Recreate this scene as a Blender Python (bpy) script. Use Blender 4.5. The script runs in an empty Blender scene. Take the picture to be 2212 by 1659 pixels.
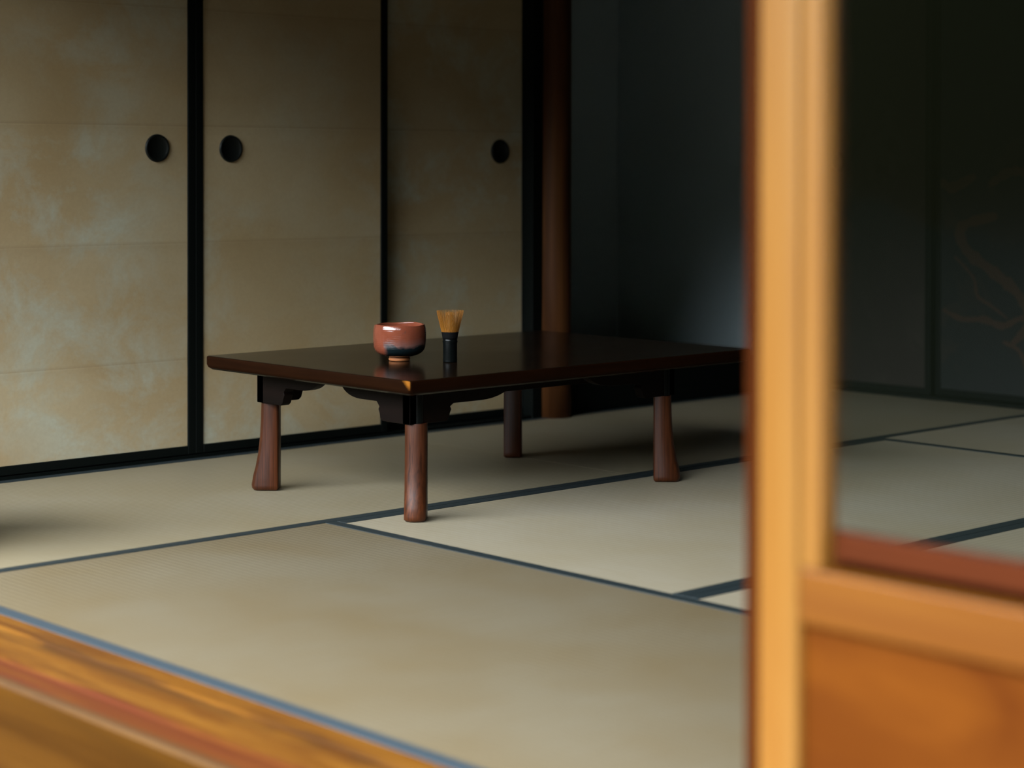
import bpy, bmesh, math, random
from mathutils import Vector, Matrix
random.seed(4)
C = bpy.context.scene.collection
scene = bpy.context.scene

# ------------------------------------------------------------------ camera
cam_d = bpy.data.cameras.new('camera')
cam = bpy.data.objects.new('camera', cam_d); C.objects.link(cam)
_r = Vector((0.73390652, -0.67924917, 0.00133914))
_u = Vector((0.0065006, 0.00899506, 0.99993841))
_f = Vector((0.67921938, 0.73385261, -0.01101705))
CAM = Vector((-2.48584, -4.13060, 0.72914))
mw = Matrix(((_r.x, _u.x, -_f.x, CAM.x), (_r.y, _u.y, -_f.y, CAM.y), (_r.z, _u.z, -_f.z, CAM.z), (0, 0, 0, 1)))
cam.matrix_world = mw
cam_d.sensor_width = 36.0
cam_d.lens = 4240.4 / 2212 * 36.0
cam_d.shift_y = (410.44 - 829.5) / 2212
cam_d.clip_start = 0.05
cam_d.dof.use_dof = True
cam_d.dof.focus_distance = 4.33
cam_d.dof.aperture_fstop = 2.6
scene.camera = cam

# ------------------------------------------------------------------ light
scene.view_settings.view_transform = 'Standard'
scene.view_settings.look = 'None'
scene.view_settings.gamma = 1.0
scene.view_settings.exposure = 0.0
scene.cycles.max_bounces = 8
scene.cycles.sample_clamp_indirect = 6.0
world = bpy.data.worlds.new('overcast'); scene.world = world
world.use_nodes = True
wn = world.node_tree.nodes; wl = world.node_tree.links
wn.clear()
wo = wn.new('ShaderNodeOutputWorld'); bg = wn.new('ShaderNodeBackground')
tc = wn.new('ShaderNodeTexCoord'); sep = wn.new('ShaderNodeSeparateXYZ')
rmp = wn.new('ShaderNodeValToRGB')
# overcast sky above unseen garden trees and ground, height shaped to shade upper walls
TREE = 0.33
wnz = wn.new('ShaderNodeTexNoise'); wnz.inputs['Scale'].default_value = 9.0; wnz.inputs['Detail'].default_value = 5.0
wl.new(tc.outputs['Generated'], wnz.inputs['Vector'])
wma = wn.new('ShaderNodeMath'); wma.operation = 'MULTIPLY_ADD'; wma.inputs[1].default_value = 0.10
# skyline lowered straight out from the veranda, shaped to light the alcove's low wall
gm = wn.new('ShaderNodeMapRange'); gm.interpolation_type = 'SMOOTHSTEP'
gm.inputs['From Min'].default_value = 0.72; gm.inputs['From Max'].default_value = 0.97
gm.inputs['To Min'].default_value = 0.0; gm.inputs['To Max'].default_value = 0.115
neg = wn.new('ShaderNodeMath'); neg.operation = 'MULTIPLY'; neg.inputs[1].default_value = -1.0
wl.new(sep.outputs['X'], neg.inputs[0]); wl.new(neg.outputs[0], gm.inputs['Value'])
gadd = wn.new('ShaderNodeMath'); gadd.operation = 'ADD'
wl.new(gm.outputs[0], gadd.inputs[0]); wl.new(sep.outputs['Z'], gadd.inputs[1])
wl.new(wnz.outputs['Fac'], wma.inputs[0]); wl.new(gadd.outputs[0], wma.inputs[2])
cr = rmp.color_ramp
cr.elements[0].position = 0.0; cr.elements[0].color = (0.004, 0.0045, 0.003, 1)
cr.elements[1].position = 1.0; cr.elements[1].color = (1.0, 1.03, 1.06, 1)
for p_, c_ in ((0.06, (0.0035, 0.0040, 0.0020, 1)), (TREE + 0.03, (0.0038, 0.0050, 0.0024, 1)), (TREE + 0.09, (0.84, 0.93, 1.0, 1))):
    e_ = cr.elements.new(p_); e_.color = c_
wl.new(tc.outputs['Generated'], sep.inputs[0]); wl.new(wma.outputs[0], rmp.inputs[0])
wl.new(rmp.outputs[0], bg.inputs[0]); bg.inputs[1].default_value = 25.0
wl.new(bg.outputs[0], wo.inputs[0])

# ------------------------------------------------------------------ helpers
def link(o):
    C.objects.link(o); return o

def tag(o, label=None, cat=None, group=None, kind=None):
    if label: o['label'] = label
    if cat: o['category'] = cat
    if group: o['group'] = group
    if kind: o['kind'] = kind
    return o

def empty(name, loc, rotz=0.0):
    o = bpy.data.objects.new(name, None); o.empty_display_size = 0.05
    o.location = loc; o.rotation_euler = (0, 0, rotz)
    return link(o)

def box(bm, x0, x1, y0, y1, z0, z1):
    vs = [bm.verts.new(p) for p in ((x0, y0, z0), (x1, y0, z0), (x1, y1, z0), (x0, y1, z0),
                                    (x0, y0, z1), (x1, y0, z1), (x1, y1, z1), (x0, y1, z1))]
    for f in ((3, 2, 1, 0), (4, 5, 6, 7), (0, 1, 5, 4), (1, 2, 6, 5), (2, 3, 7, 6), (3, 0, 4, 7)):
        bm.faces.new([vs[i] for i in f])

def prism(bm, pts, axis, a0, a1):
    """closed outline pts (2D) extruded along axis from a0 to a1"""
    def P(p, a):
        return {'x': (a, p[0], p[1]), 'y': (p[0], a, p[1]), 'z': (p[0], p[1], a)}[axis]
    A = [bm.verts.new(P(p, a0)) for p in pts]; B = [bm.verts.new(P(p, a1)) for p in pts]
    n = len(pts)
    for i in range(n):
        j = (i + 1) % n
        bm.faces.new((A[i], A[j], B[j], B[i]))
    bm.faces.new(A[::-1]); bm.faces.new(B)

def lathe(bm, prof, seg=64, cx=0.0, cy=0.0, close=True, wob=None):
    rings = []
    for (r, z) in prof:
        ring = []
        if r <= 1e-6:
            v = bm.verts.new((cx, cy, z)); ring = [v] * seg
        else:
            for k in range(seg):
                a = 2 * math.pi * k / seg
                rr = r * (1 + (wob(a, z) if wob else 0))
                ring.append(bm.verts.new((cx + rr * math.cos(a), cy + rr * math.sin(a), z)))
        rings.append(ring)
    for a, b in zip(rings[:-1], rings[1:]):
        for k in range(seg):
            q = [a[k], a[(k + 1) % seg], b[(k + 1) % seg], b[k]]
            q2 = []
            for v in q:
                if v not in q2: q2.append(v)
            if len(q2) > 2: bm.faces.new(q2)

def obj(name, bm, mat, parent=None, bevel=0.0, seg=2, smooth=False, loc=None, kind=None):
    bmesh.ops.recalc_face_normals(bm, faces=bm.faces)
    me = bpy.data.meshes.new(name); bm.to_mesh(me); bm.free()
    o = bpy.data.objects.new(name, me); link(o)
    if mat: me.materials.append(mat)
    if loc: o.location = loc
    if parent: o.parent = parent
    if smooth:
        for p in me.polygons: p.use_smooth = True
    if bevel > 0:
        b = o.modifiers.new('bevel', 'BEVEL'); b.width = bevel; b.segments = seg; b.limit_method = 'ANGLE'
        b.angle_limit = math.radians(40); b.harden_normals = False
        for p in me.polygons: p.use_smooth = True
        w = o.modifiers.new('wn', 'WEIGHTED_NORMAL'); w.keep_sharp = False
    if kind: o['kind'] = kind
    return o

def boxes(name, bs, mat, parent=None, bevel=0.0, **k):
    bm = bmesh.new()
    for b in bs: box(bm, *b)
    return obj(name, bm, mat, parent, bevel, **k)

# ------------------------------------------------------------------ materials
class NT:
    def __init__(s, name):
        s.m = bpy.data.materials.new(name); s.m.use_nodes = True
        s.n = s.m.node_tree.nodes; s.l = s.m.node_tree.links
        s.b = s.n['Principled BSDF']; s.out = s.n['Material Output']
        s.tc = s.n.new('ShaderNodeTexCoord')
    def mapping(s, scale=(1, 1, 1), rot=(0, 0, 0), loc=(0, 0, 0), src=None):
        m = s.n.new('ShaderNodeMapping')
        m.inputs['Scale'].default_value = scale; m.inputs['Rotation'].default_value = rot; m.inputs['Location'].default_value = loc
        s.l.new(src or s.tc.outputs['Object'], m.inputs[0]); return m.outputs[0]
    def noise(s, vec, scale=5, detail=4, rough=0.55, dist=0.0):
        t = s.n.new('ShaderNodeTexNoise'); t.inputs['Scale'].default_value = scale
        t.inputs['Detail'].default_value = detail; t.inputs['Roughness'].default_value = rough
        t.inputs['Distortion'].default_value = dist
        s.l.new(vec, t.inputs['Vector']); return t.outputs['Fac']
    def ramp(s, fac, stops, interp='LINEAR'):
        r = s.n.new('ShaderNodeValToRGB'); cr = r.color_ramp; cr.interpolation = interp
        while len(cr.elements) < len(stops): cr.elements.new(0.5)
        for e, (p, c) in zip(cr.elements, stops):
            e.position = p; e.color = (c if isinstance(c, tuple) else (c, c, c)) + (1,)
        s.l.new(fac, r.inputs[0]); return r.outputs[0]
    def mix(s, fac, a, b, mode='MIX'):
        m = s.n.new('ShaderNodeMix'); m.data_type = 'RGBA'; m.blend_type = mode; m.clamp_factor = True
        for sock, v in ((m.inputs[0], fac), (m.inputs[6], a), (m.inputs[7], b)):
            if hasattr(v, 'links'): s.l.new(v, sock)
            elif isinstance(v, tuple): sock.default_value = v + (1,)
            else: sock.default_value = v
        return m.outputs[2]
    def math(s, op, a, b=0.0, c=None):
        m = s.n.new('ShaderNodeMath'); m.operation = op
        for i, v in enumerate((a, b) if c is None else (a, b, c)):
            if hasattr(v, 'links'): s.l.new(v, m.inputs[i])
            else: m.inputs[i].default_value = v
        return m.outputs[0]
    def sep(s, vec):
        x = s.n.new('ShaderNodeSeparateXYZ'); s.l.new(vec, x.inputs[0]); return x.outputs
    def bump(s, h, strength=0.3, dist=0.01, norm=None):
        b = s.n.new('ShaderNodeBump'); b.inputs['Strength'].default_value = strength; b.inputs['Distance'].default_value = dist
        s.l.new(h, b.inputs['Height'])
        if norm: s.l.new(norm, b.inputs['Normal'])
        return b.outputs[0]
    def set(s, base=None, rough=None, normal=None, spec=None, coat=None, coat_r=None):
        for k, v in (('Base Color', base), ('Roughness', rough), ('Normal', normal), ('Specular IOR Level', spec),
                     ('Coat Weight', coat), ('Coat Roughness', coat_r)):
            if v is None: continue
            if hasattr(v, 'links'): s.l.new(v, s.b.inputs[k])
            elif isinstance(v, tuple): s.b.inputs[k].default_value = v + (1,)
            else: s.b.inputs[k].default_value = v
        return s.m

def mat_tatami(name, c1, c2, c3):
    t = NT(name); o = t.tc.outputs['Object']
    rush = t.noise(t.mapping((260, 6, 1)), 1.0, 2, 0.6)       # single rushes run across the mat
    blot = t.noise(t.mapping((2.2, 2.8, 1)), 1.0, 4, 0.55)
    col = t.mix(t.ramp(blot, [(0.35, 0.0), (0.65, 1.0)]), c1, c2)
    col = t.mix(t.ramp(rush, [(0.35, 0.0), (0.7, 0.55)]), col, c3)
    y = t.sep(o)[1]
    w = t.math('SINE', t.math('MULTIPLY', y, 2 * math.pi / 0.015))
    wv = t.math('MULTIPLY_ADD', w, 0.5, 0.5)
    col = t.mix(t.math('MULTIPLY', t.math('POWER', wv, 3.0), 0.20), col, (0.0665, 0.054, 0.0291))
    h = t.math('ADD', t.math('MULTIPLY', wv, -1.0), t.math('MULTIPLY', rush, 0.7))
    return t.set(col, 0.5, t.bump(h, 0.28, 0.0012), 0.42)

def mat_cloth(name, col):
    t = NT(name)
    n = t.noise(t.mapping((500, 500, 500)), 1.0, 2)
    return t.set(t.mix(n, tuple(c * 0.75 for c in col), tuple(c * 1.3 for c in col)), 0.55, t.bump(n, 0.3, 0.0008), 0.5)

def mat_paper():
    t = NT('fusuma_paper'); o = t.tc.outputs['Object']
    oi = t.n.new('ShaderNodeObjectInfo')
    add = t.n.new('ShaderNodeVectorMath'); add.operation = 'MULTIPLY_ADD'
    add.inputs[1].default_value = (1, 1, 1)
    cmb = t.n.new('ShaderNodeCombineXYZ'); t.l.new(t.math('MULTIPLY', oi.outputs['Random'], 37.0), cmb.inputs[1])
    t.l.new(o, add.inputs[0]); t.l.new(cmb.outputs[0], add.inputs[2])
    v = add.outputs[0]
    big = t.noise(t.mapping((2.2, 1, 3.4), src=v), 1.0, 4, 0.55, 0.4)
    base = t.mix(t.ramp(big, [(0.3, 0.0), (0.7, 1.0)]), (0.301, 0.208, 0.0999), (0.365, 0.288, 0.17))
    cl = t.noise(t.mapping((5.0, 1, 5.5), rot=(0, 0.5, 0), src=v), 1.0, 9, 0.68, 0.35)
    cl2 = t.noise(t.mapping((1.6, 1, 1.4), src=v), 1.0, 2)
    mask = t.math('MULTIPLY', t.ramp(cl, [(0.45, 0.0), (0.62, 1.0)]), t.ramp(cl2, [(0.40, 0.15), (0.58, 1.0)]))
    base = t.mix(t.math('MULTIPLY', mask, 0.75), base, (0.359, 0.365, 0.288))
    z = t.sep(o)[2]
    zz = t.math('DIVIDE', t.math('SUBTRACT', z, 0.238), 0.2925)
    fr = t.math('FRACT', zz); fl = t.math('FLOOR', zz)
    # each sheet of paper has aged a little differently; its overlap shows as a darker line
    wn_ = t.n.new('ShaderNodeTexWhiteNoise'); wn_.noise_dimensions = '1D'; t.l.new(fl, wn_.inputs['W'])
    base = t.mix(t.math('MULTIPLY', wn_.outputs['Value'], 0.22), base, (0.211, 0.154, 0.0833))
    edge = t.ramp(fr, [(0.0, 0.0), (0.90, 0.0), (0.985, 1.0), (1.0, 0.0)])
    edge2 = t.ramp(fr, [(0.0, 0.9), (0.03, 0.0)])
    base = t.mix(t.math('MULTIPLY', t.math('MAXIMUM', edge2, t.math('MULTIPLY', edge, 0.3)), 0.38), base, (0.173, 0.109, 0.0481))
    fib = t.noise(t.mapping((120, 1, 120), src=v), 1.0, 3)
    base = t.mix(t.ramp(fib, [(0.3, 0.12), (0.7, 0.0)]), base, (0.128, 0.0963, 0.0513))
    return t.set(base, 0.62, t.bump(fib, 0.1, 0.001), 0.35)

def mat_wood(name, dark, light, scale=(1, 1, 1), rough=0.35, grain_axis='x', coat=0.0, spec=0.5, red=None):
    t = NT(name)
    s = {'x': (1.2, 26, 26), 'y': (26, 1.2, 26), 'z': (26, 26, 1.2)}[grain_axis]
    s = tuple(a * b for a, b in zip(s, scale))
    g = t.noise(t.mapping(s), 1.0, 6, 0.62, 0.8)
    s2 = {'x': (0.9, 7, 7), 'y': (7, 0.9, 7), 'z': (7, 7, 0.9)}[grain_axis]
    g2 = t.noise(t.mapping(s2), 1.0, 3, 0.5, 1.5)
    col = t.mix(t.ramp(g, [(0.3, 0.0), (0.72, 1.0)]), dark, light)
    col = t.mix(t.ramp(g2, [(0.38, 0.55), (0.62, 0.0)]), col, red or tuple(c * 0.6 for c in dark))
    r = t.math('MULTIPLY_ADD', g, 0.25, rough - 0.1)
    return t.set(col, r, t.bump(g, 0.12, 0.001), spec, coat, 0.12)

def mat_plain(name, col, rough=0.5, spec=0.5, coat=0.0, bump=0.1, bs=60):
    t = NT(name); n = t.noise(t.mapping(), bs, 4)
    return t.set(t.mix(n, tuple(c * 0.85 for c in col), tuple(c * 1.15 for c in col)), rough, t.bump(n, bump, 0.001), spec, coat, 0.1)

M = {}
M['tatami_tan'] = mat_tatami('tatami_tan', (0.120, 0.088, 0.045), (0.136, 0.113, 0.074), (0.112, 0.084, 0.046))  # mats split into tones: straw sheen by rush direction put into the colour
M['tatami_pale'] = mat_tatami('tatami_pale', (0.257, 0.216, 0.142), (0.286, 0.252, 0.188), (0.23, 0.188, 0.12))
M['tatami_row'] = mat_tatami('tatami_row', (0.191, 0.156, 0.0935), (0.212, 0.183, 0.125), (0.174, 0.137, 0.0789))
M['heri'] = mat_cloth('mat_border_cloth', (0.0075, 0.0135, 0.0150))
M['heri_sheen'] = mat_cloth('sheen_border_cloth', (0.024, 0.036, 0.046))  # lighter blue stands in for sky sheen on the sill-side border
M['paper'] = mat_paper()
M['lacquer'] = mat_plain('black_lacquer', (0.0022, 0.0032, 0.0027), 0.5, 0.08, 0.0, 0.02)
M['handle'] = mat_plain('dark_bronze_pull', (0.004, 0.005, 0.0042), 0.45, 0.15)
M['plaster'] = mat_plain('grey_plaster', (0.385, 0.46, 0.475), 0.9, 0.05, 0.0, 0.4, 160)
M['ceiling'] = mat_wood('ceiling_boards', (0.03, 0.02, 0.012), (0.06, 0.038, 0.022), rough=0.7)
M['plainwall'] = mat_plain('sand_wall', (0.05, 0.042, 0.03), 0.9, 0.1)
M['sill'] = mat_wood('sill_wood', (0.0931, 0.0291, 0.00465), (0.175, 0.0815, 0.0175), (1, 1.4, 1), 0.36, 'y', 0.25, 0.5, (0.064, 0.0128, 0.00349))
M['deck'] = mat_wood('deck_wood', (0.038, 0.0125, 0.0008), (0.080, 0.031, 0.0022), (1, 0.5, 1), 0.45, 'y', 0.0, 0.12)
M['door'] = mat_wood('door_wood', (0.140, 0.052, 0.0048), (0.190, 0.096, 0.018), (1, 1, 1), 0.36, 'z', 0.08, 0.35, (0.115, 0.040, 0.0045))
M['door_h'] = mat_wood('door_wood_across', (0.0945, 0.0288, 0.00198), (0.135, 0.0513, 0.0054), (1, 1, 1), 0.38, 'y', 0.0, 0.22, (0.0675, 0.0171, 0.00126))
M['kick'] = mat_wood('door_board_wood', (0.046, 0.0098, 0.0006), (0.108, 0.031, 0.0019), (0.30, 3.2, 0.30), 0.5, 'y', 0.0, 0.06, (0.0405, 0.0081, 0.00045))
M['bead'] = mat_wood('door_bead_wood', (0.040, 0.0075, 0.0012), (0.060, 0.013, 0.0022), (1, 1, 1), 0.6, 'y', 0.0, 0.05)
M['table'] = mat_wood('table_dark_wood', (0.0014, 0.0005, 0.0002), (0.0050, 0.0015, 0.0006), (1, 1.6, 1), 0.5, 'y', 0.0, 0.08)
M['leg'] = mat_wood('table_leg_wood', (0.013, 0.0033, 0.0011), (0.098, 0.025, 0.0062), (11, 11, 5), 0.36, 'z', 0.05, 0.2)
M['toko_post'] = mat_wood('alcove_post_wood', (0.034, 0.011, 0.0032), (0.085, 0.031, 0.0085), (1, 1, 1), 0.55, 'z', 0.0, 0.1)
M['toko_floor'] = mat_wood('alcove_floor_wood', (0.02, 0.01, 0.006), (0.04, 0.02, 0.012), rough=0.4)
M['soil'] = mat_plain('moss_ground', (0.004, 0.005, 0.003), 0.95, 0.0, 0.0, 0.5, 3)

def mat_tabletop():
    t = NT('table_top_lacquer')
    g = t.noise(t.mapping((1.0, 40, 1)), 1.0, 6, 0.65, 0.5)
    col = t.mix(t.ramp(g, [(0.3, 0.0), (0.75, 1.0)]), (0.003, 0.0018, 0.001), (0.010, 0.005, 0.0025))
    # the side edges have worn to red brown wood, with one bare rubbed corner
    p = t.sep(t.tc.outputs['Object'])
    side = t.ramp(t.math('ABSOLUTE', t.sep(t.tc.outputs['Normal'])[2]), [(0.75, 1.0), (0.97, 0.0)])
    gs = t.noise(t.mapping((6, 6, 90)), 1.0, 5, 0.6)
    red = t.mix(gs, (0.0030, 0.0009, 0.0003), (0.0135, 0.0042, 0.0012))
    col = t.mix(side, col, red)
    nz = t.math('MULTIPLY_ADD', t.noise(t.mapping((90, 90, 90)), 1.0, 3), 0.010, -0.005)
    # triangular rub: wide at the top arris, running to a point down the corner
    lim = t.math('MULTIPLY_ADD', p[2], 1.05, 0.023)
    dd = t.math('SUBTRACT', t.math('ADD', lim, nz), t.math('ADD', p[1], 0.358))
    onx = t.math('LESS_THAN', p[0], -0.5225)
    col = t.mix(t.math('MULTIPLY', t.math('MULTIPLY', t.ramp(dd, [(0.0, 0.0), (0.012, 0.9)]), onx), side), col, t.mix(t.ramp(t.math('MULTIPLY', p[2], -1.0), [(0.008, 0.0), (0.026, 1.0)]), (0.21, 0.075, 0.009), (0.050, 0.013, 0.003)))
    r = t.math('MULTIPLY_ADD', side, 0.35, t.math('MULTIPLY_ADD', t.noise(t.mapping((3, 3, 3)), 1.0, 3), 0.12, 0.12))
    return t.set(col, r, t.bump(g, 0.05, 0.0006), t.math('MULTIPLY_ADD', side, -0.16, 0.18))
M['top'] = mat_tabletop()

def mat_bowl():
    t = NT('red_glaze')
    p = t.sep(t.tc.outputs['Object'])
    n = t.noise(t.mapping((55, 55, 55)), 1.0, 5, 0.6)
    n2 = t.noise(t.mapping((22, 22, 30)), 1.0, 3, 0.55, 0.6)
    col = t.mix(n, (0.115, 0.024, 0.0105), (0.185, 0.052, 0.028))
    # smoke-black flame patch low on the side turned to the garden
    # view-side coordinate: a = along the picture's right, measured on the body
    a = t.math('ADD', t.math('MULTIPLY', p[0], 0.734), t.math('MULTIPLY', p[1], -0.679))
    f = t.math('ADD', t.math('MULTIPLY', p[0], -0.679), t.math('MULTIPLY', p[1], -0.734))
    top_ = t.math('MULTIPLY_ADD', n2, 0.036, 0.0235)
    lowm = t.ramp(t.math('SUBTRACT', t.math('ADD', top_, t.math('MULTIPLY', a, -0.12)), p[2]), [(0.0, 0.0), (0.008, 1.0)])
    am = t.ramp(t.math('SUBTRACT', t.math('MULTIPLY_ADD', n2, 0.02, a), -0.022), [(0.0, 0.0), (0.008, 1.0)])
    fm = t.ramp(f, [(0.0, 0.0), (0.012, 1.0)])
    mask = t.math('MULTIPLY', t.math('MULTIPLY', lowm, am), fm)
    halo = t.ramp(t.math('SUBTRACT', t.math('MULTIPLY_ADD', n2, 0.03, 0.035), p[2]), [(0.0, 0.0), (0.012, 0.55)])  # grey reflection above the dark patch, put into the glaze colour
    col = t.mix(t.math('MULTIPLY', t.math('MULTIPLY', halo, am), fm), col, (0.11, 0.075, 0.07))
    col = t.mix(mask, col, (0.004, 0.0085, 0.010))
    spot = t.noise(t.mapping((38, 38, 18), loc=(1.3, 0.2, 0.4)), 1.0, 2)
    col = t.mix(t.ramp(spot, [(0.70, 0.0), (0.74, 0.8)]), col, (0.03, 0.03, 0.03))
    # bare clay foot
    foot = t.ramp(t.math('MULTIPLY', p[2], 1.0), [(0.0084, 1.0), (0.0092, 0.0)])
    col = t.mix(foot, col, t.mix(n, (0.26, 0.075, 0.018), (0.36, 0.13, 0.04)))
    r = t.mix(foot, (0.10, 0.10, 0.10), (0.7, 0.7, 0.7))
    rl = t.math('SINE', t.math('MULTIPLY_ADD', p[2], 1500.0, t.math('MULTIPLY', n2, 6.0)))
    return t.set(col, r, t.bump(t.math('MULTIPLY_ADD', rl, 0.06, n2), 0.35, 0.0015), 0.5)
M['bowl'] = mat_bowl()
M['bamboo'] = mat_plain('bamboo_tines', (0.21, 0.080, 0.009), 0.55, 0.2)
M['whisk_black'] = mat_plain('blackened_bamboo', (0.0022, 0.0028, 0.0027), 0.22, 0.10, 0.0, 0.05)
M['thread'] = mat_plain('black_thread', (0.003, 0.003, 0.003), 0.8, 0.05)

def mat_sill():
    t = NT('worn_sill_wood'); o = t.tc.outputs['Object']
    g = t.noise(t.mapping((60, 2.0, 60)), 1.0, 6, 0.65, 0.6)
    b = t.noise(t.mapping((34, 3.0, 1)), 1.0, 6, 0.65, 0.5)
    col = t.mix(t.ramp(g, [(0.3, 0.0), (0.7, 1.0)]), (0.090, 0.027, 0.0018), (0.165, 0.070, 0.0085))
    col = t.mix(t.ramp(b, [(0.40, 0.85), (0.56, 0.0)]), col, (0.070, 0.022, 0.003))
    x = t.sep(o)[0]
    def band(x0, x1, soft):
        n = t.math('MULTIPLY_ADD', b, 0.09, -0.045)
        xx = t.math('ADD', x, n)
        return t.math('MULTIPLY', t.ramp(t.math('SUBTRACT', xx, x0), [(0.0, 0.0), (soft, 1.0)]), t.ramp(t.math('SUBTRACT', x1, xx), [(0.0, 0.0), (soft, 1.0)]))
    col = t.mix(t.math('MULTIPLY', band(-1.124, -1.052, 0.014), t.ramp(g, [(0.35, 0.4), (0.6, 0.95)])), col, (0.075, 0.0150, 0.0050))   # groove worn to red wood
    col = t.mix(t.math('MULTIPLY', band(-0.998, -0.962, 0.012), t.ramp(b, [(0.45, 0.75), (0.6, 0.1)])), col, (0.045, 0.018, 0.005))
    edge = t.ramp(t.math('ABSOLUTE', t.math('SUBTRACT', x, -1.125)), [(0.006, 0.8), (0.014, 0.0)])
    col = t.mix(edge, col, (0.055, 0.030, 0.014))  # greyish edge highlight painted along the sill's outer lip
    return t.set(col, t.math('MULTIPLY_ADD', g, 0.2, 0.33), t.bump(g, 0.1, 0.001), 0.28, 0.05, 0.2)
M['sill_worn'] = mat_sill()
M['door_inner'] = mat_wood('inner_door_wood', (0.028, 0.0055, 0.0005), (0.048, 0.011, 0.0009), (1, 1, 1), 0.6, 'z', 0.0, 0.03)

def mat_glass():
    t = NT('old_window_glass')
    t.n.remove(t.b)
    tr = t.n.new('ShaderNodeBsdfTransparent'); gl = t.n.new('ShaderNodeBsdfGlossy')
    tr.inputs[0].default_value = (0.98, 0.99, 0.985, 1)
    gl.inputs['Roughness'].default_value = 0.03
    fr = t.n.new('ShaderNodeFresnel'); fr.inputs[0].default_value = 1.38
    n = t.noise(t.mapping((5, 5, 3)), 1.0, 3, 0.5, 0.5)
    t.l.new(t.bump(n, 0.15, 0.02), gl.inputs['Normal'])
    mx = t.n.new('ShaderNodeMixShader')
    t.l.new(fr.outputs[0], mx.inputs[0]); t.l.new(tr.outputs[0], mx.inputs[1]); t.l.new(gl.outputs[0], mx.inputs[2])
    t.l.new(mx.outputs[0], t.out.inputs[0])
    return t.m
M['glass'] = mat_glass()

def mat_screen(name, ground, paint, thr):
    t = NT(name)
    n = t.noise(t.mapping((1, 4.5, 4.5)), 1.0, 6, 0.6, 1.6)
    n2 = t.noise(t.mapping((1, 1.6, 1.3)), 1.0, 3)
    m_ = t.math('MULTIPLY', t.ramp(n, [(thr, 0.0), (thr + 0.06, 1.0)]), t.ramp(n2, [(0.4, 0.0), (0.55, 1.0)]))
    return t.set(t.mix(m_, ground, paint), 0.6, None, 0.3)
M['screen_brown'] = mat_screen('brown_screen_paper', (0.0108, 0.0069, 0.0045), (0.0156, 0.0114, 0.0078), 0.5)
M['screen_dark'] = mat_screen('dark_painted_screen', (0.0036, 0.0054, 0.0048), (0.0102, 0.0084, 0.0054), 0.55)
M['paint'] = mat_plain('ochre_paint', (0.024, 0.0115, 0.0045), 0.6, 0.3)

# ------------------------------------------------------------------ constants
WY = 0.028          # face of the left wall line (mats start here)
XS = -0.925         # sill line
XB = 2.70           # far wall
YE = -3.75          # end of the room
MT = 0.05           # mat thickness

# ------------------------------------------------------------------ room shell
boxes('floor', [(-1.0, XB + 0.1, YE - 0.1, 0.10, -0.12, -MT - 0.001)], M['toko_floor'], kind='structure')
boxes('ceiling', [(-1.15, XB + 0.1, YE - 0.1, 1.2, 2.42, 2.50)], M['ceiling'], kind='structure')
boxes('wall_end', [(-1.0, XB + 0.1, YE - 0.1, YE, -0.12, 2.42)], M['plainwall'], kind='structure')

# left wall: track, sliding paper doors, lintel, upper wall, a solid wall behind them
boxes('trim_1', [(-1.0, 1.46, WY, 0.11, -0.06, 0.008)], M['lacquer'], kind='structure')
boxes('trim_2', [(-1.0, 1.46, WY, 0.11, 1.76, 1.84)], M['lacquer'], kind='structure')
boxes('wall_left', [(-1.15, 1.46, 0.03, 0.10, 1.84, 2.42), (-1.0, 1.46, 0.115, 0.15, -0.06, 1.84)], M['plainwall'], kind='structure')

def fusuma(n, x0, x1, yf, handle_x, label, zt=1.76):
    t = empty('door_%d' % n, ((x0 + x1) / 2, yf, 0.010))
    t['kind'] = 'structure'; t['label'] = label
    w = (x1 - x0) / 2; s = 0.023; T = 0.026; H = zt - 0.012
    boxes('paper', [(-w + s - .002, w - s + .002, 0.004, T - 0.004, 0.02, H - 0.02)], M['paper'], t)
    boxes('frame', [(-w, -w + s, 0, T, 0, H), (w - s, w, 0, T, 0, H), (-w + s, w - s, 0, T, 0, 0.022), (-w + s, w - s, 0, T, H - 0.022, H)],
          M['lacquer'], t, 0.002)
    bm = bmesh.new()
    hx = handle_x - (x0 + x1) / 2; hz = 0.768
    prof = [(0.0, 0.0008), (0.026, 0.0008), (0.028, 0.003), (0.031, 0.005), (0.034, 0.004), (0.035, -0.001)]
    seg = 40; rings = []
    for (r, d) in prof:
        rings.append([bm.verts.new((hx + r * math.cos(2 * math.pi * k / seg), 0.004 - d, hz + r * math.sin(2 * math.pi * k / seg))) for k in range(seg)] if r > 0 else None)
    c = bm.verts.new((hx, 0.0032, hz))
    for k in range(seg): bm.faces.new((c, rings[1][k], rings[1][(k + 1) % seg]))
    for a, b in zip(rings[1:-1], rings[2:]):
        for k in range(seg): bm.faces.new((a[k], a[(k + 1) % seg], b[(k + 1) % seg], b[k]))
    obj('door_pull', bm, M['handle'], t, smooth=True)
    return t

fusuma(1, -0.345, 0.281, WY, 0.170, 'faded gold paper sliding door left of the thick black centre stile')
fusuma(2, 0.281, 0.902, WY, 0.389, 'faded gold paper sliding door behind the low table, round pull at its left')
fusuma(3, 0.86, 1.46, WY + 0.034, 1.350, 'dim gold paper sliding door beside the alcove post, round pull at its right')
fusuma(4, -0.95, -0.31, WY + 0.034, -0.86, 'gold paper sliding door nearest the veranda')

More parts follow.
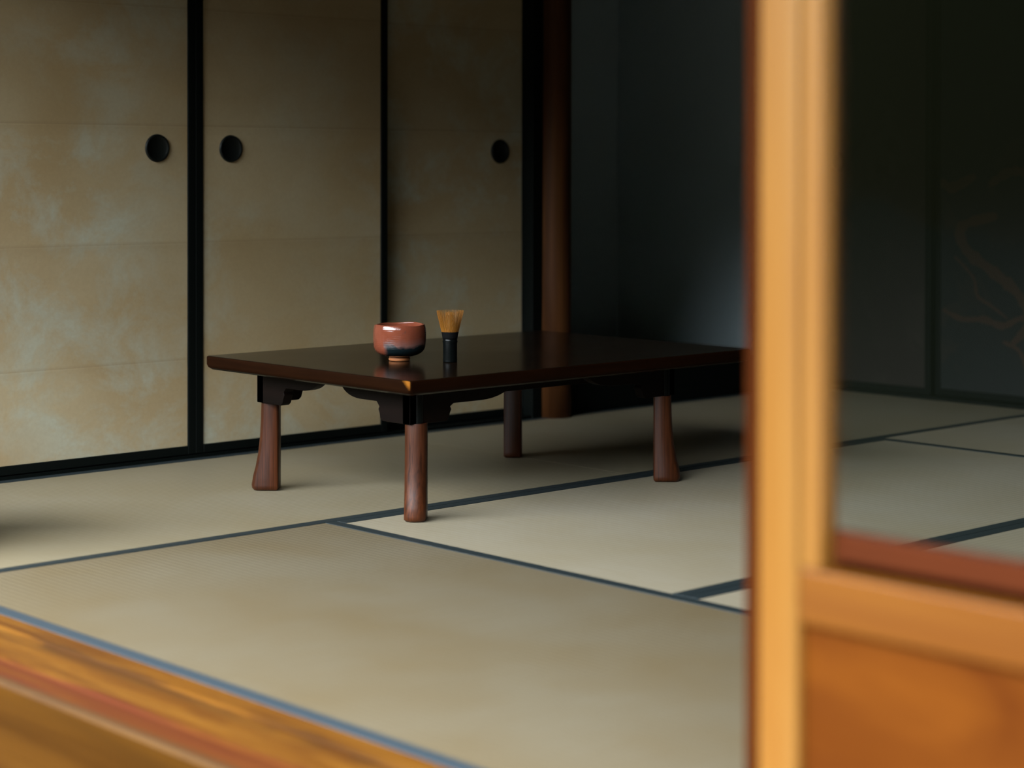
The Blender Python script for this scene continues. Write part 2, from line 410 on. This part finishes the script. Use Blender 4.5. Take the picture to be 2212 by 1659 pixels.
# alcove: posts, threshold, floor, walls
boxes('trim_3', [(1.440, 1.485, 0.022, 0.11, -0.05, 2.42)], M['lacquer'], bevel=0.002, kind='structure')
bm = bmesh.new()
lathe(bm, [(0, -0.05), (0.050, -0.05), (0.049, 0.4), (0.047, 1.3), (0.046, 2.42), (0, 2.42)], 48, 1.528, 0.020,
      wob=lambda a, z: 0.02 * math.sin(3 * a + z * 2) + 0.012 * math.sin(7 * a - z * 5))
obj('trim_4', bm, M['toko_post'], smooth=True, kind='structure')
boxes('trim_5', [(1.56, XB, 0.03, 0.12, -0.06, 0.12)], M['lacquer'], bevel=0.004, kind='structure')
TD = 0.90
boxes('trim_6', [(1.47, XB, 0.12, TD, 0.05, 0.11)], M['toko_floor'], kind='structure')
boxes('trim_7', [(1.585, XB, 0.0, 0.07, 1.72, 1.86)], M['toko_post'], bevel=0.003, kind='structure')
boxes('wall_alcove', [(1.47, XB + 0.1, TD, TD + 0.08, -0.06, 2.42), (XB, XB + 0.10, 0.03, TD, -0.06, 2.42), (1.42, 1.47, 0.12, TD + .08, -0.06, 2.42),
                      (1.59, XB, 0.03, 0.06, 1.86, 2.42)], M['plaster'], kind='structure')
boxes('trim_8', [(XB - 0.06, XB + 0.06, -0.035, 0.06, -0.05, 2.42)], M['toko_post'], bevel=0.003, kind='structure')

# far wall with painted doors
boxes('wall_far', [(XB + 0.06, XB + 0.12, YE, 0.0, -0.12, 2.42), (XB, XB + 0.06, YE, -0.035, 1.82, 2.42)], M['plainwall'], kind='structure')
boxes('trim_9', [(XB - 0.002, XB + 0.06, YE, -0.035, -0.06, 0.010)], M['lacquer'], kind='structure')
boxes('trim_10', [(XB - 0.004, XB + 0.06, YE, -0.035, 1.76, 1.82)], M['toko_post'], kind='structure')
def far_door(n, y0, y1, xf, mat, hy, label, strokes=None):
    t = empty('door_%d' % n, (xf, (y0 + y1) / 2, 0.012)); t['kind'] = 'structure'; t['label'] = label
    w = (y1 - y0) / 2; s = 0.022; H = 1.745; T = 0.024
    boxes('paper', [(0.004, T - 0.004, -w + s - .002, w - s + .002, 0.018, H - 0.02)], mat, t)
    boxes('frame', [(0, T, -w, -w + s, 0, H), (0, T, w - s, w, 0, H), (0, T, -w + s, w - s, 0, 0.022), (0, T, -w + s, w - s, H - 0.022, H)], M['lacquer'], t, 0.002)
    if hy is not None:
        bm = bmesh.new(); seg = 32
        yc = hy - (y0 + y1) / 2
        for (r0, r1, d0, d1) in ((0.0001, 0.024, 0.012, 0.012), (0.024, 0.026, 0.012, 0.0), (0.026, 0.034, 0.0, 0.002)):
            A = [bm.verts.new((d0, yc + r0 * math.cos(2 * math.pi * k / seg), 0.74 + r0 * math.sin(2 * math.pi * k / seg))) for k in range(seg)]
            B = [bm.verts.new((d1, yc + r1 * math.cos(2 * math.pi * k / seg), 0.74 + r1 * math.sin(2 * math.pi * k / seg))) for k in range(seg)]
            for k in range(seg): bm.faces.new((A[k], A[(k + 1) % seg], B[(k + 1) % seg], B[k]))
        obj('door_pull', bm, M['handle'], t, smooth=True)
    if strokes:
        bm = bmesh.new()
        for st, wd in strokes:
            pts = [Vector((0.0015, y - (y0 + y1) / 2, z - 0.012)) for y, z in st]
            # smooth polyline
            sm = []
            for i in range(len(pts) - 1):
                p0 = pts[max(i - 1, 0)]; p1 = pts[i]; p2 = pts[i + 1]; p3 = pts[min(i + 2, len(pts) - 1)]
                for k in range(8):
                    u = k / 8
                    sm.append(0.5 * ((2 * p1) + (p2 - p0) * u + (2 * p0 - 5 * p1 + 4 * p2 - p3) * u * u + (3 * p1 - p0 - 3 * p2 + p3) * u ** 3))
            sm.append(pts[-1]); L = []; Rr = []
            for i, q in enumerate(sm):
                d = (sm[min(i + 1, len(sm) - 1)] - sm[max(i - 1, 0)]).normalized(); nrm = Vector((0, -d.z, d.y))
                ww = wd * (0.35 + 0.65 * math.sin(math.pi * (0.1 + 0.85 * i / len(sm)))) * (0.75 + 0.5 * random.random())
                L.append(bm.verts.new(q + nrm * ww)); Rr.append(bm.verts.new(q - nrm * ww))
            for i in range(len(sm) - 1): bm.faces.new((L[i], L[i + 1], Rr[i + 1], Rr[i]))
        obj('painting', bm, M['paint'], t)
    return t
STROKES = [
    ([(-0.50, 0.285), (-0.571, 0.259), (-0.655, 0.261), (-0.722, 0.245), (-0.787, 0.272), (-0.860, 0.258)], 0.011),
    ([(-0.544, 0.454), (-0.613, 0.391), (-0.63, 0.334), (-0.68, 0.305), (-0.738, 0.269)], 0.007),
    ([(-0.70, 0.585), (-0.573, 0.549), (-0.587, 0.477), (-0.688, 0.409), (-0.779, 0.342), (-0.812, 0.259), (-0.755, 0.192)], 0.020),
    ([(-0.722, 0.197), (-0.78, 0.172), (-0.804, 0.118)], 0.008),
    ([(-0.491, 0.693), (-0.534, 0.671), (-0.62, 0.708)], 0.016),
    ([(-0.67, 0.679), (-0.753, 0.722), (-0.85, 0.709)], 0.014)]
far_door(5, -0.475, -0.045, XB + 0.002, M['screen_brown'], -0.100, 'dark brown paper sliding door in the far corner')
far_door(6, -1.10, -0.47, XB + 0.030, M['screen_dark'], None, 'blackish painted sliding door with ochre branches on the far wall', STROKES)
far_door(7, -1.95, -1.07, XB + 0.002, M['screen_dark'], None, 'blackish painted sliding door further along the far wall')
far_door(8, YE + 0.0, -1.92, XB + 0.030, M['screen_dark'], None, 'blackish painted sliding door at the far end of the wall')

# ------------------------------------------------------------------ veranda side: sill, deck, lintel, eaves, garden
bm = bmesh.new()
# grooved sill section in x,z extruded along y
sec = [(-0.926, -0.12), (-0.926, 0.0), (-0.966, 0.0), (-0.972, -0.002), (-0.992, -0.002), (-0.998, 0.0), (-1.064, 0.0),
       (-1.070, -0.002), (-1.108, -0.0025), (-1.114, -0.001), (-1.126, -0.001), (-1.132, -0.003), (-1.132, -0.12)]
prism(bm, sec, 'y', YE - 0.1, 0.10)
obj('trim_11', bm, M['sill_worn'], kind='structure')
x = -1.134; k = 0
bs = []
while x > -2.1:
    bs.append((x - 0.148, x, YE - 1.0, 0.6, -0.055, -0.005)); x -= 0.1485
boxes('floor_veranda', bs, M['deck'], kind='structure')
boxes('trim_12', [(-1.13, -0.93, YE - 0.1, 0.10, 1.54, 1.58)], M['sill'], bevel=0.003, kind='structure')  # unseen lintel, set low to shade the tops of the paper doors
boxes('wall_veranda', [(-1.06, -1.0, YE - 0.1, 0.10, 1.58, 2.42)], M['plainwall'], kind='structure')
boxes('trim_13', [(-1.08, -0.97, 0.03, 0.14, -0.12, 2.42)], M['sill'], bevel=0.003, kind='structure')
boxes('trim_14', [(-1.06, -0.95, YE - 0.12, YE, -0.12, 2.42)], M['sill'], bevel=0.003, kind='structure')
boxes('wall_outer', [(-2.3, -1.13, 0.6, 0.7, -0.5, 2.3)], M['toko_floor'], kind='structure')
# eaves
bm = bmesh.new()
prism(bm, [(-1.0, 2.42), (-1.0, 2.50), (-2.35, 2.20), (-2.35, 2.14)], 'y', -9.0, 3.0)
obj('ceiling_eaves', bm, M['ceiling'], kind='structure')
boxes('ground', [(-40, -2.12, -40, 30, -0.6, -0.5), (-2.12, 30, -40, YE - 0.12, -0.6, -0.5)], M['soil'], kind='structure')
# ------------------------------------------------------------------ tatami mats
HB = 0.029
def tatami(x0, x1, y0, y1, along, mat, label, b0=True, b1=True):
    L = (x1 - x0) if along == 'x' else (y1 - y0); W = (y1 - y0) if along == 'x' else (x1 - x0)
    g = 0.0008
    t = empty('tatami_mat', ((x0 + x1) / 2, (y0 + y1) / 2, -MT), 0 if along == 'x' else math.pi / 2)
    tag(t, label, 'tatami mat', 'tatami mats laid edge to edge on the floor')
    l, w = L / 2 - g, W / 2 - g
    boxes('reed_surface', [(-l, l, -w + HB * .5, w - HB * .5, 0.0, MT - 0.0012)], M[mat], t)
    for s in (-1, 1):
        bm = bmesh.new()
        y_out = s * w; y_in = s * (w - HB)
        box(bm, -l, l, min(y_out, y_in), max(y_out, y_in), 0.0005, MT)
        obj('cloth_border', bm, M['heri_sheen' if (mat == 'tatami_tan' and s > 0) else 'heri'], t, 0.0012, 2)
    return t
XC, YA, YB_, XR, XM = 0.0, -0.912, -1.880, 1.835, 0.900
YC = -2.80
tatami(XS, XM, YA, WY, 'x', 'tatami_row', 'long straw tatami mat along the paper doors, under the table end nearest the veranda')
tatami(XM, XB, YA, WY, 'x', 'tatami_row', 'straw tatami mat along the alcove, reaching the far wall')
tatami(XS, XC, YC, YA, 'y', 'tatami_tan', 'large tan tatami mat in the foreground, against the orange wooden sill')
tatami(XC, XR, YB_, YA, 'x', 'tatami_pale', 'pale tatami mat under the front legs of the low table')
tatami(XC, XR, YC, YB_, 'x', 'tatami_pale', 'pale tatami mat whose corner shows beside the orange door stile')
tatami(XR, XB, YC, YA, 'y', 'tatami_pale', 'tatami mat seen through the glass, lying against the far wall crosswise')
tatami(XS, XM, YE, YC, 'x', 'tatami_pale', 'tatami mat inside the glass door, hidden behind its lower board')
tatami(XM, XB, YE, YC, 'x', 'tatami_pale', 'tatami mat furthest right at the end of the room')

# ------------------------------------------------------------------ low table
TH = 0.303
TX0, TX1, TY0, TY1 = 0.030, 1.080, -1.112, -0.388
tcx, tcy = (TX0 + TX1) / 2, (TY0 + TY1) / 2
tb = empty('low_table', (tcx, tcy, 0.0))
tag(tb, 'low dark lacquered wooden table with flared legs on the tatami', 'table')
hx, hy = (TX1 - TX0) / 2, (TY1 - TY0) / 2
bm = bmesh.new()
TT = 0.031
prof = [(0.0, 0.0), (-0.0020, -0.0006), (0.0, -0.004), (0.0, -0.020), (-0.003, -0.026), (-0.010, -0.031)]
def rect_ring(off, z, rc=0.007, n=5):
    a, b = hx + off, hy + off; pts = []
    for (sx, sy, a0) in ((1, 1, 0), (-1, 1, 90), (-1, -1, 180), (1, -1, 270)):
        for k in range(n + 1):
            an = math.radians(a0 + 90 * k / n)
            pts.append((sx * (a - rc) + rc * math.cos(an), sy * (b - rc) + rc * math.sin(an), z))
    return pts
rings = []
for off, z in ((-0.0035, 0.0), (-0.0008, -0.0012), (0, -0.0035), (0, -0.019), (-0.0025, -0.0255), (-0.009, -0.031)):
    rings.append([bm.verts.new(p) for p in rect_ring(off, z)])
bm.faces.new(rings[0]); bm.faces.new(rings[-1][::-1])
for a, b in zip(rings[:-1], rings[1:]):
    n = len(a)
    for k in range(n): bm.faces.new((a[k], a[(k + 1) % n], b[(k + 1) % n], b[k]))
tp = obj('tabletop', bm, M['top'], tb, smooth=False, loc=(0, 0, TH))
for p_ in tp.data.polygons: p_.use_smooth = len(p_.vertices) == 4
es = tp.modifiers.new('wn', 'WEIGHTED_NORMAL')

LX = {-1: 0.135 - tcx, 1: 0.885 - tcx}   # leg centres along the table
LEGI = 0.105     # inset of a leg centre from the table edges
UND = TH - TT
zb = 0.199
def apron(sx, sy):
    """L-shaped scroll bracket at one corner"""
    bm = bmesh.new()
    ox, oy = LX[sx] + sx * 0.028, sy * (hy - 0.092)
    T = 0.024
    def prof(Ld, Ls, step):
        pts = [(0, UND), (0, zb), (Ld - 0.010, zb), (Ld - 0.003, zb + 0.006), (Ld, zb + 0.016), (Ld + 0.004, zb + 0.024), (Ld + 0.001, zb + 0.030), (Ld + 0.010, zb + step)]
        n = 8
        for k in range(n + 1):
            u = k / n
            pts.append((Ld + 0.010 + (Ls - Ld - 0.010) * (0.45 + 0.55 * math.sin(u * math.pi / 2)), zb + step + (UND - zb - step) * (1 - math.cos(u * math.pi / 2))))
        return pts
    P = prof(0.110, 0.290, 0.036)
    prism(bm, [(ox - sx * a, z) for a, z in P], 'y', oy - sy * T, oy)
    P = prof(0.100, 0.232, 0.040)
    prism(bm, [(oy - sy * a, z) for a, z in P], 'x', ox - sx * T, ox)
    return bm
for sx, sy in ((-1, -1), (-1, 1), (1, 1), (1, -1)):
    obj('corner_bracket', apron(sx, sy), M['table'], tb, 0.0012)
# side rails that carry the folding legs
boxes('rail', [(LX[-1] + 0.05, LX[1] - 0.05, -hy + 0.13, -hy + 0.150, UND - 0.030, UND)], M['table'], tb, 0.001)
boxes('rail', [(LX[-1] + 0.05, LX[1] - 0.05, hy - 0.150, hy - 0.13, UND - 0.030, UND)], M['table'], tb, 0.001)
def leg(sx, sy):
    bm = bmesh.new()
    d = Vector((sx, sy, 0)).normalized(); t_ = Vector((-d.y, d.x, 0))
    cx, cy = LX[sx], sy * (hy - LEGI)
    base = Vector((cx, cy, 0))
    prof = [(0.0, 0.038, .0), (0.004, 0.0415, .0), (0.012, 0.0425, 0), (0.030, 0.0395, 0), (0.055, 0.033, 0), (0.085, 0.0275, 0), (0.12, 0.0235, 0), (0.16, 0.0215, 0), (zb - 0.002, 0.0205, 0), (zb + 0.001, 0.020, 0)]
    rings = []
    for i, (z, out, _) in enumerate(prof):
        hw = 0.0225 - (0.003 if i == 0 else 0)
        inn = -0.0205 + (0.003 if i == 0 else 0)
        pts = []
        # outer face is rounded, inner face flat
        for k in range(9):
            u = -1 + 2 * k / 8
            pts.append((out - 0.010 * abs(u) ** 2.4, u * hw))
        pts += [(inn + 0.003, hw), (inn, hw - 0.003), (inn, -hw + 0.003), (inn + 0.003, -hw)]
        rings.append([bm.verts.new(base + d * a + t_ * b + Vector((0, 0, z))) for a, b in pts])
    for a, b in zip(rings[:-1], rings[1:]):
        n = len(a)
        for k in range(n): bm.faces.new((a[k], a[(k + 1) % n], b[(k + 1) % n], b[k]))
    bm.faces.new(rings[0][::-1]); bm.faces.new(rings[-1])
    return obj('leg', bm, M['leg'], tb, smooth=True)
for sx, sy in ((-1, -1), (-1, 1), (1, 1), (1, -1)):
    lg = leg(sx, sy)
    for p_ in lg.data.polygons: p_.use_smooth = True
    m_ = lg.modifiers.new('e', 'EDGE_SPLIT'); m_.split_angle = math.radians(50)
    d = Vector((sx, sy, 0)).normalized()
    bm = bmesh.new()
    cx, cy = LX[sx], sy * (hy - LEGI)
    lathe(bm, [(0, zb), (0.0150, zb), (0.0150, UND), (0, UND)], 24, cx + d.x * 0.002, cy + d.y * 0.002)
    obj('leg_socket', bm, M['whisk_black'], tb, smooth=False).data.polygons
    for p_ in tb.children[-1].data.polygons: p_.use_smooth = abs(p_.normal.z) < 0.5

# ------------------------------------------------------------------ tea bowl
S = 0.000975 / 7.373 * 1.045
def br(px): return px * S
bowl = empty('tea_bowl', (0.282, -0.774, TH))
bowl.scale = (1.025, 1.025, 1.03)
tag(bowl, 'red-brown glazed tea bowl with dark patch, standing on the low table', 'bowl')
outer = [(0.0, 0.0012), (0.0185, 0.0012), (0.0200, 0.0), (0.0222, 0.0005), (0.0238, 0.0035), (0.0230, 0.0062), (0.0208, 0.0082), (0.0225, 0.0096),
         (0.0330, 0.0112), (0.0430, 0.0145), (0.0500, 0.0192), (0.0548, 0.0255), (0.0566, 0.0335), (0.0573, 0.045), (0.0576, 0.056), (0.0573, 0.066),
         (0.0562, 0.0725), (0.0550, 0.0765), (0.0540, 0.0785), (0.0527, 0.0790), (0.0515, 0.0775), (0.0515, 0.070), (0.0525, 0.060), (0.0522, 0.045), (0.0500, 0.032),
         (0.0440, 0.0225), (0.0300, 0.0165), (0.012, 0.0140), (0.0, 0.0138)]
bm = bmesh.new()
def wobf(a, z):
    return (0.006 * math.sin(2 * a + 0.6) + 0.005 * math.sin(3 * a + 2 + z * 30) + 0.003 * math.sin(5 * a + z * 60)) * min(1, z / 0.03)
lathe(bm, outer, 96, wob=wobf)
for v in bm.verts:
    if v.co.z > 0.07:
        an = math.atan2(v.co.y, v.co.x); v.co.z += 0.0010 * math.sin(2 * an + 1) + 0.0006 * math.sin(5 * an)
b_ = obj('bowl_body', bm, M['bowl'], bowl, smooth=True)
sb = b_.modifiers.new('sub', 'SUBSURF'); sb.levels = 1; sb.render_levels = 1

# ------------------------------------------------------------------ bamboo tea whisk
wh = empty('tea_whisk', (0.345, -0.872, TH))
tag(wh, 'bamboo tea whisk with flared amber tines and black handle, upright beside the bowl', 'whisk')
bm = bmesh.new()
lathe(bm, [(0, 0), (0.0150, 0.0), (0.0160, 0.002), (0.0160, 0.006), (0.0156, 0.010), (0.0155, 0.040), (0.0160, 0.0430), (0.0168, 0.0455), (0.0160, 0.048), (0.0158, 0.056), (0, 0.056)], 40)
obj('handle', bm, M['whisk_black'], wh, smooth=True)
bm = bmesh.new()
lathe(bm, [(0, 0.051), (0.0164, 0.051), (0.0168, 0.054), (0.0175, 0.0575), (0.0174, 0.058), (0.0180, 0.0605), (0.0179, 0.061), (0.0187, 0.0635), (0.0186, 0.064), (0.0193, 0.0665), (0.0180, 0.0675), (0.0, 0.0675)], 40)
obj('thread_binding', bm, M['thread'], wh, smooth=True)
bm = bmesh.new()
NT_ = 88
def tine(bm, a, r0, r1, z0, z1, bend, w):
    ca, sa = math.cos(a), math.sin(a); prev = None
    n = 7
    for k in range(n + 1):
        u = k / n
        r = r0 + (r1 - r0) * (u + bend * math.sin(math.pi * u))
        z = z0 + (z1 - z0) * u
        if k == n: r -= 0.0009
        ww = w * (1 - 0.45 * u)
        c = Vector((ca * r, sa * r, z)); tg = Vector((-sa, ca, 0)) * ww; rd = Vector((ca, sa, 0)) * 0.00022
        q = [bm.verts.new(c + tg + rd), bm.verts.new(c - tg + rd), bm.verts.new(c - tg - rd), bm.verts.new(c + tg - rd)]
        if prev:
            for i in range(4): bm.faces.new((prev[i], prev[(i + 1) % 4], q[(i + 1) % 4], q[i]))
        prev = q
for i in range(NT_):
    a = 2 * math.pi * i / NT_ + random.uniform(-0.015, 0.015)
    tine(bm, a, 0.0182, 0.0303 + random.uniform(-0.0005, 0.0004), 0.064, 0.1130 + random.uniform(-0.0004, 0.0004), -0.02, 0.00050)
t_out = obj('outer_tines', bm, M['bamboo'], wh, kind='stuff')
bm = bmesh.new()
for i in range(40):
    a = 2 * math.pi * i / 40 + random.uniform(-0.05, 0.05)
    tine(bm, a, 0.012, 0.0045 + random.uniform(-0.002, 0.006), 0.064, 0.109 + random.uniform(-0.003, 0.002), -0.08, 0.0005)
obj('inner_tines', bm, M['bamboo'], wh, kind='stuff')

# ------------------------------------------------------------------ glazed sliding door in the foreground
DX = -1.110
dy0 = -2.973; dw = 0.93; dy1 = dy0 - dw
gd = empty('door_9', (DX, dy0, -0.005)); gd['kind'] = 'structure'
gd['label'] = 'orange varnished wooden sliding door with a glass pane, blurred in the foreground'
H = 1.55
for b in ((0, 0.034, -0.046, 0, 0, H), (0, 0.034, -dw, -dw + 0.062, 0, H)): boxes('stile', [b], M['door'], gd, 0.006, seg=3)
for b in ((0.004, 0.030, -0.069, -0.046, 0.377, H - 0.05), (0.004, 0.030, -dw + 0.062, -dw + 0.085, 0.377, H - 0.05)): boxes('glazing_frame', [b], M['door'], gd, 0.003)
for b in ((0.003, 0.031, -dw + 0.062, -0.046, 0.327, 0.377), (0.003, 0.031, -dw + 0.062, -0.046, H - 0.05, H), (0.003, 0.031, -dw + 0.062, -0.046, 0.0, 0.05)): boxes('rail', [b], M['door_h'], gd, 0.003)
bm = bmesh.new()   # stepped rebate: a deep shadow groove, then the bead that holds the pane
prism(bm, [(0.030, 0.377), (0.027, 0.377), (0.027, 0.386), (0.015, 0.3875), (0.017, 0.410), (0.020, 0.412), (0.030, 0.412)], 'y', -dw + 0.092, -0.076)
obj('glazing_bead', bm, M['bead'], gd)
boxes('rebate', [(0.027, 0.030, -dw + 0.085, -0.069, 0.377, 0.412)], M['door_inner'], gd)  # dark backing colour stands in for shade in the gap round the bead
boxes('kick_board', [(0.010, 0.024, -dw + 0.062, -0.046, 0.05, 0.327)], M['kick'], gd)
bm = bmesh.new(); box(bm, 0.020, 0.023, -dw + 0.075, -0.060, 0.405, H - 0.045)
obj('pane', bm, M['glass'], gd)

# dark jamb post in the inner groove, its edge showing beside the orange stile
boxes('trim_15', [(-1.070, -1.044, -2.975, -2.923, -0.003, 1.545)], M['door_inner'], bevel=0.005, kind='structure')

# unseen round vessel added beyond the left edge to cast the soft shade there
bz = empty('shade_caster', (-0.815, -0.545, 0.0)); bz.scale = (1.3, 1.3, 1.4)
tag(bz, 'unseen dark round vessel added to shade the mat beside the paper doors', 'shade_caster')
bm = bmesh.new()
lathe(bm, [(0, 0.006), (0.095, 0.006), (0.100, 0.0), (0.112, 0.010), (0.132, 0.07), (0.136, 0.13), (0.128, 0.185), (0.120, 0.200), (0.110, 0.200), (0.108, 0.17), (0.0, 0.15)], 48)
obj('vessel', bm, M['toko_floor'], bz, smooth=True)
